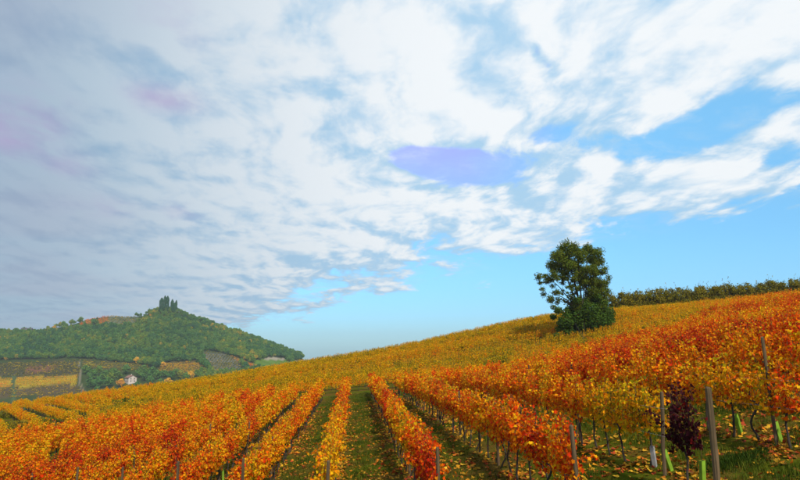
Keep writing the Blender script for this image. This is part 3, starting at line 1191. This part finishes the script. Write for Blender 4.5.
o['kind'] = 'stuff'
b = MB()
for i in range(7):
    a = i * .9
    b.tube([(math.cos(a) * .3, math.sin(a) * .3, -.2), (math.cos(a) * .7, math.sin(a) * .6, .9), (math.cos(a) * 1.5, math.sin(a) * 1.1, 2.0)], [.06, .045, .02], 6)
mobj('stems', b.mesh('bush_stems', M_BARK, True), bush)

# ------------------------------------------------------------------ orchard on the right ridge
M_ORCH = leaf_material('orchard_leaf', [(0, (.13, .14, .008)), (.4, (.22, .19, .010)), (.7, (.30, .22, .012)), (1, (.36, .20, .02))], spread=.5, trans=.25)
orch = []
for i in range(5):
    ro = np.random.default_rng(300 + i)
    st = MB()
    cl = []
    tw = []
    for j in range(9):
        a = ro.uniform(0, 6.28)
        sp_ = ro.uniform(.3, 1.25)
        h = ro.uniform(2.8, 4.3)
        pts = [Vector((math.cos(a) * sp_ * t ** .8 + ro.normal(0, .04), math.sin(a) * sp_ * t ** .8 + ro.normal(0, .04), h * t - (.2 if t == 0 else 0))) for t in np.linspace(0, 1, 6)]
        st.tube(pts, [.06, .05, .04, .03, .018, .008], 5)
        for t in (.12, .22, .34, .46, .58, .7, .84):
            q = pts[0].lerp(pts[-1], t)
            q.z = h * t
            cl.append((q + Vector(ro.normal(0, .3, 3)), ro.uniform(.45, .75) * (1.1 - .5 * t)))
        for j2 in range(10):
            t = ro.uniform(.70, 1.01)
            tw.append(pts[0].lerp(pts[-1], t) + Vector(ro.normal(0, .14, 3)))
    V, F, lr = clump_leaves(cl, ro, 260, (.10, .2), .2, 1.0)
    tw = np.array(tw)
    n = len(tw)
    V2, F2, l2 = leaves(tw, ro.normal(0, .4, (n, 3)) + [0, 0, .8], ro.normal(0, 1, (n, 3)), ro.uniform(.10, .2, n), ro, PLAIN_LEAF)
    orch.append((mesh_from('orchard_crown', np.concatenate([V, V2]), np.concatenate([F, F2 + len(V)]), M_ORCH, face_attr={'leafrand': np.concatenate([lr, l2])}), st.mesh('orchard_stems', M_BARK, True)))
random.seed(21)
for i in range(39):
    px_ = 616 + 4.9 * i
    yd = 111 - .01 * (px_ - 615)
    q = at(px_, 300, yd)
    x, y = q.x, yd
    e = empty('orchard_tree', (x, y, gz(x, y)), random.uniform(0, 6.28), random.uniform(1.15, 1.38))
    tag(e, '%s olive brown orchard tree on the ridge, counting rightward from the lone tree' % ORD[i], 'tree', 'trees of the ridge orchard')
    c_, s_ = orch[random.randrange(5)]
    mobj('trunk', s_, e)
    c2 = mobj('crown', c_, e)
    c2['tint'] = .40 + random.gauss(0, .05)
    c2['kind'] = 'stuff'

# shrubs in the dip at the left
shr = []
for i in range(3):
    ro = np.random.default_rng(400 + i)
    cl = [(Vector((ro.normal(0, .8), ro.normal(0, .6), ro.uniform(.3, 1.1))), ro.uniform(.4, .7)) for _ in range(12)]
    V, F, lr = clump_leaves(cl, ro, 150, (.10, .2), .4, .9)
    st = MB()
    for j in range(5):
        st.tube([(0, 0, -.2), (ro.normal(0, .3), ro.normal(0, .3), .5), (ro.normal(0, .8), ro.normal(0, .6), 1.1)], [.03, .02, .008], 5)
    shr.append((mesh_from('shrub_foliage', V, F, M_GREEN, face_attr={'leafrand': lr}), st.mesh('shrub_stems', M_BARK, True)))
for i, (a, b_, yd, s_, t_, lab) in enumerate(((5, 410, 88, .8, .66, 'low olive shrub at the left edge beside the grassy gap'), (14, 409, 90, .7, .68, 'low shrub second from the left edge below the skyline vines'),
                                             (22, 419, 72, .8, .72, 'brownish shrub below the grassy gap at left'), (33, 417, 73, .8, .70, 'brown green shrub between slanting rows and red vines, left of two'),
                                             (46, 418, 72, .8, .64, 'green shrub between slanting rows and red vines, right of two'), (136, 404.5, 74, 1.1, .45, 'dark green shrub in the dip left of centre'),
                                             (110, 410, 70, 1.0, .58, 'olive shrub in the dip just left of the dark green shrub'), (36, 430, 52, .7, .60, 'small green shrub standing among red vines at far left'))):
    q = at(a, b_, yd)
    e = empty('shrub', (q.x, yd, gz(q.x, yd)), i * 1.3, s_)
    tag(e, lab, 'shrub', 'shrubs in the dip')
    f_, st = shr[i % 3]
    mobj('stems', st, e)
    c2 = mobj('foliage', f_, e)
    c2['tint'] = t_
    c2['kind'] = 'stuff'

# ------------------------------------------------------------------ far hill: wood, house, cypresses
def far_crown(seed, tall=1.0):
    ro = np.random.default_rng(seed)
    cl = []
    for j in range(13):
        d = rdir(ro, 1)[0]
        d[2] = abs(d[2])
        cl.append((Vector((d[0] * 2.3, d[1] * 2.3, 3.2 * tall + d[2] * 3.2 * tall)), ro.uniform(1.1, 1.9)))
    cl.append((Vector((0, 0, 3.0 * tall)), 2.3))
    return clump_leaves(cl, ro, 13, (.55, 1.05), .6, .9)


def far_trunk(h=3.0):
    return MB().tube([(0, 0, -1), (.1, 0, h * .5), (0, .1, h), (.2, .1, h * 1.6)], [.32, .24, .17, .06], 6).mesh('far_trunk', M_BARK, True)


woods = []
for i in range(6):
    V, F, lr = far_crown(500 + i, [1, .85, 1.15][i % 3])
    woods.append(mesh_from('wood_crown', V, F, M_WOOD, face_attr={'leafrand': lr}))
FT = far_trunk()
rw = np.random.default_rng(55)
n = 40000
Xs = rw.uniform(-560, 10, n)
Ys = rw.uniform(560, 925, n)
Zs = ground_z(Xs, Ys)
P = np.stack([Xs, Ys, Zs], 1)
px_, py_, _ = project(P)
keep = (px_ > -60) & (px_ < 318) & (py_ < 402)
for nm, poly, c in PLOTS:
    keep &= ~inside(px_, py_, poly)
# the lower fields carry only scattered trees, planted below one by one
low = inside(px_, py_, [(-80, 362), (80, 358.5), (128, 364), (150, 367), (200, 372), (200, 420), (-80, 420)])
keep &= ~low
bare = inside(px_, py_, [(-60, 326), (12, 324), (56, 322), (84, 312), (148, 309), (148, 317), (136, 326), (104, 327), (76, 329), (50, 333), (-60, 335)]) & (rw.random(n) < .93)
keep &= ~bare
P = P[keep]
# thin out so that crowns do not pile up
cell = {}
out = []
for i, (x, y, z) in enumerate(P):
    key = (int(x // 3.6), int(y // 3.6))
    if key in cell:
        continue
    cell[key] = 1
    out.append(i)
P = P[out]
n = len(P)
tint = np.array([.30 + .26 * vnoise(x, y, 60, 2.0) + .16 * vnoise(x, y, 17, 5.0) for x, y, z in P]) + rw.normal(0, .10, n)
aut = rw.random(n) < np.array([np.clip(.05 + .30 * vnoise(x, y, 45, 9.0), .01, .5) for x, y, z in P])
tint[aut] += rw.uniform(.15, .38, aut.sum())
tint = np.clip(tint, 0, .93)
rr = np.zeros((n, 3)); rr[:, 2] = rw.uniform(0, 6.28, n)
sc = (rw.uniform(.5, .98, n) * np.where(P[:, 2] > 42, .7, 1.0))[:, None] * np.array([1, 1, 1])[None]
sc[:, 2] *= rw.uniform(.85, 1.25, n)
tag(scatter('forest', P, rr, sc, tint, woods, rw.integers(0, 6, n)), 'dense green wood with autumn patches covering the far hill', 'forest', kind='stuff')

# vine rows of the far yellow plots
fv = []
for nm, poly, c in PLOTS:
    if nm not in ('yellow', 'orange', 'orangecrest', 'mauve', 'yellowcrest', 'grey', 'greycrest', 'brown', 'rust', 'olive'):
        continue
    pts = np.array([tuple(hit(max(a, -60), b_, 560, 905, 500)) for a, b_ in poly])
    x0, y0 = pts[:, 0].min(), pts[:, 1].min()
    x1, y1 = pts[:, 0].max(), pts[:, 1].max()
    along = nm in ('grey', 'greycrest')
    gx_, gy_ = np.meshgrid(np.arange(x0, x1, 1.9 if not along else 3.4), np.arange(y0, y1, 4.2 if not along else 1.9))
    gx_, gy_ = gx_.ravel(), gy_.ravel()
    q = np.stack([gx_, gy_, ground_z(gx_, gy_)], 1)
    a, b_, _ = project(q)
    s = inside(a, b_, poly) & (rw.random(len(a)) < (.9 if nm.startswith('yel') else .55))
    base = {'yellow': .24, 'yellowcrest': .28, 'orange': .20, 'orangecrest': .46, 'mauve': .10, 'grey': -.02, 'greycrest': .04, 'brown': .02, 'rust': .34, 'olive': .06}[nm]
    for p in q[s]:
        fv.append((*p, base + .05 * rw.normal() + .08 * vnoise(p[0], p[1], 25, 3.3)))
fv = np.array(fv)
n = len(fv)
far_clump = []
for i in range(3):
    ro = np.random.default_rng(700 + i)
    V, F, lr = clump_leaves([(Vector((ro.normal(0, .4), ro.normal(0, .2), ro.uniform(.5, 1.1))), .7) for _ in range(3)], ro, 14, (.4, .7), .4, .9)
    far_clump.append(mesh_from('far_vine', V, F, M_VINE, face_attr={'leafrand': lr}))
rr = np.zeros((n, 3)); rr[:, 2] = rw.uniform(0, 6.28, n)
tag(scatter('far_vine_rows', fv[:, :3], rr, rw.uniform(.8, 1.1, n), fv[:, 3], far_clump, rw.integers(0, 3, n)), 'striped far vineyard plots on the lower slope and crest of the hill', 'vines', kind='stuff')

# single trees among the lower fields
singles = [(86, 371, 1.1, .35), (92, 376, 1.3, .30), (98, 372, 1.0, .45), (104, 377, 1.2, .32), (90, 384, 1.2, .26), (98, 386, 1.3, .22), (108, 384, 1.2, .30), (113, 372, 1.0, .36), (110, 379, 1.0, .52),
           (120, 384, 1.0, .93), (118, 375, .9, .40), (126, 371, 1.0, .30), (137, 385, .8, .24), (139, 374, 1.1, .34), (146, 378, 1.2, .28), (143, 370, 1.0, .38), (152, 372, 1.1, .26), (150, 382, 1.0, .24),
           (157, 376, 1.1, .32), (164, 374, 1.0, .28), (171, 377, 1.0, .24), (168, 382, .9, .88), (180, 375, 1.0, .64), (186, 378, .9, .34), (190, 376, 1.0, .88), (176, 372, .9, .36), (197, 374, .8, .40),
           (89, 365.5, .8, .70), (96, 390, .9, .30), (160, 384, .9, .30), (204, 372, .9, .55), (163, 363.5, .7, .90)]
CW = {0: 'dark green', 1: 'green', 2: 'olive', 3: 'orange brown', 4: 'bright yellow'}


def tint_word(t):
    return 'dark green' if t < .29 else 'green' if t < .45 else 'olive green' if t < .6 else 'brownish' if t < .75 else 'yellow'


HOUSE = hit(130.5, 382.5, 560, 745)
taken = {}
for i, (a, b_, s_, t_) in enumerate(singles):
    p = hit(a, b_ + 3.5, 560, 800)
    e = empty('field_tree', p, i * 1.1, s_ * 1.25 * p.y / 700)
    wd = tint_word(t_)
    side = 'left' if a < 130 else 'right'
    rel = sorted([q for q in singles if tint_word(q[3]) == wd and (q[0] < 130) == (a < 130)], key=lambda q: abs(q[0] - 130))
    n_ = rel.index((a, b_, s_, t_))
    tag(e, '%s far tree, %s of its colour %s of the pale house' % (wd, ORD[n_], 'leftward' if side == 'left' else 'rightward'), 'tree', 'trees round the far house')
    mobj('trunk', FT, e)
    c2 = mobj('crown', woods[i % 6], e)
    c2['tint'] = t_
    c2['kind'] = 'stuff'

# the pale house
def house(loc, rz_, L, W, H, rise, wall_m, roof_m, label, wins=True):
    e = empty('farmhouse', loc, rz_)
    tag(e, label, 'house', 'far houses')
    b = MB()
    l, w_ = L / 2, W / 2
    b.poly([(-l, -w_, -2), (l, -w_, -2), (l, w_, -2), (-l, w_, -2), (-l, -w_, H), (l, -w_, H), (l, w_, H), (-l, w_, H), (-l, 0, H + rise), (l, 0, H + rise)],
           [(0, 1, 5, 4), (1, 2, 6, 9, 5), (2, 3, 7, 6), (3, 0, 4, 8, 7)])
    mobj('wall', b.mesh('house_wall', wall_m), e)
    b = MB()
    o_ = .5
    sl = rise / w_
    for s_ in (-1, 1):
        y_e, z_e = s_ * (w_ + o_), H - o_ * sl
        b.poly([(-l - o_, 0, H + rise + .03), (l + o_, 0, H + rise + .03), (l + o_, y_e, z_e + .03), (-l - o_, y_e, z_e + .03),
                (-l - o_, 0, H + rise + .28), (l + o_, 0, H + rise + .28), (l + o_, y_e, z_e + .28), (-l - o_, y_e, z_e + .28)],
               [(0, 1, 2, 3), (7, 6, 5, 4), (0, 4, 5, 1), (2, 6, 7, 3), (1, 5, 6, 2), (0, 3, 7, 4)])
    rf = mobj('roof', b.mesh('house_roof', roof_m), e)
    b = MB().box(-l * .3 - .4, -l * .3 + .4, .6, 1.3, H + rise * .5, H + rise + 1.0)
    mobj('chimney', b.mesh('house_chimney', wall_m), rf)
    if wins:
        wm = MB().box(-.45, .45, -.06, .06, -.7, .7).mesh('house_window', M_SHUTTER)
        for x in (-l * .55, 0, l * .55):
            for z in (1.5, 3.8):
                if x == 0 and z < 2:
                    continue
                mobj('window', wm, e, (x, -w_ - .03, z))
        for y in (-w_ * .45, w_ * .45):
            for z in (1.5, 3.8):
                q = mobj('window', wm, e, (l + .03, y, z))
                q.rotation_euler = (0, 0, R(90))
        mobj('door', MB().box(-.55, .55, -.06, .06, -1.1, 1.1).mesh('house_door', M_SHUTTER), e, (0, -w_ - .03, 1.1))
    return e


house(HOUSE, R(-48), 9.0, 8.0, 4.8, 2.2, M_WALL, M_ROOF, 'pale plastered house with reddish roof among trees below the far hill')
p = at(27, 329, 899)
house(Vector((p.x, 899, gz(p.x, 899))), R(8), 13, 8, 2.8, 2.8, plain('dark_wall', (.20, .17, .15), .85), M_DARKROOF, 'low dark roofed farmhouse on the left ridge of the far hill', False)

# summit cypresses
def cypress(seed, h, wd):
    ro = np.random.default_rng(seed)
    n = 1300
    z = ro.random(n) ** .85
    rad_ = wd * np.clip(1.2 * (1 - z ** 6), .25, 1) * ro.uniform(.6, 1.1, n)
    a = ro.uniform(0, 6.28, n)
    P = np.stack([np.cos(a) * rad_, np.sin(a) * rad_, .06 * h + z * h * .94], 1)
    Nn = np.stack([np.cos(a), np.sin(a), np.full(n, .3)], 1) + ro.normal(0, .4, (n, 3))
    V, F, lr = leaves(P, ro.normal(0, .35, (n, 3)) + [0, 0, 1], Nn, ro.uniform(.5, 1.0, n), ro, CLUMP_LEAF)
    return mesh_from('cypress_crown', V, F, M_WOOD, face_attr={'leafrand': lr}), MB().tube([(0, 0, -1), (0, 0, h * .3), (0, 0, h * .9)], [.3, .22, .05], 6).mesh('cypress_trunk', M_BARK, True)


for (a, top, wd, lab) in ((162, 298, 2.9, 'shorter dark cypress at the left of the summit clump'), (165.3, 296, 2.4, 'tall dark cypress in the middle of the summit clump'), (167.8, 296.2, 2.4, 'tallest dark cypress at the right of the summit clump'),
                          (172.5, 299.5, 1.9, 'thin small cypress just right of the summit clump'), (176.4, 300.5, 1.4, 'thinnest cypress farthest right on the summit'), (174.6, 303, 2.4, 'squat dark cypress between the two thin ones on the summit')):
    q = at(a, top, 893)
    z0 = gz(q.x, 893)
    cm, tm = cypress(int(a * 10), q.z - z0, wd)
    e = empty('cypress', (q.x, 893, z0))
    tag(e, lab, 'cypress', 'cypresses on the summit')
    mobj('trunk', tm, e)
    c2 = mobj('crown', cm, e)
    c2['tint'] = -.05
    c2['kind'] = 'stuff'
for i, (a, b_, s_, t_, lab) in enumerate(((97, 323, .42, .12, 'dark round tree on the orange crest field'), (8, 328, .5, .05, 'small dark tree near the left edge of the far ridge'), (44, 328, .55, .2, 'dark tree on the ridge right of the dark roofed farmhouse'),
                                         (54, 328, .8, .84, 'orange tree on the ridge right of the dark roofed farmhouse'), (31, 329, .7, .1, 'dark tree in front of the dark roofed farmhouse'), (27, 331.5, .6, .88, 'yellow bush below the dark roofed farmhouse'), (108, 316, .25, .2, 'small dark tree where the orange crest field ends'))):
    q = at(a, b_, 893)
    e = empty('ridge_tree', (q.x, 893, gz(q.x, 893)), i, s_)
    tag(e, lab, 'tree', 'trees on the far ridge')
    mobj('trunk', FT, e)
    c2 = mobj('crown', woods[i % 6], e)
    c2['tint'] = t_
    c2['kind'] = 'stuff'

# ------------------------------------------------------------------ air
USE_HAZE = True
if USE_HAZE:
    hm, hb, ho = mat_new('haze')
    pv = hb.new('ShaderNodeVolumePrincipled')
    pv.inputs['Color'].default_value = (.80, .88, 1.0, 1)
    pv.inputs['Density'].default_value = .00017
    pv.inputs['Anisotropy'].default_value = .2
    hb.link(pv.outputs[0], ho.inputs['Volume'])
    zlo, zhi = float(GZ.min()) - 1.0, 95.0
    tag(mobj('haze', MB().box(-3300, 3300, -3300, 3300, zlo, zhi).mesh('haze', hm)), 'thin blue haze over the valley and far hill', 'haze', kind='stuff')
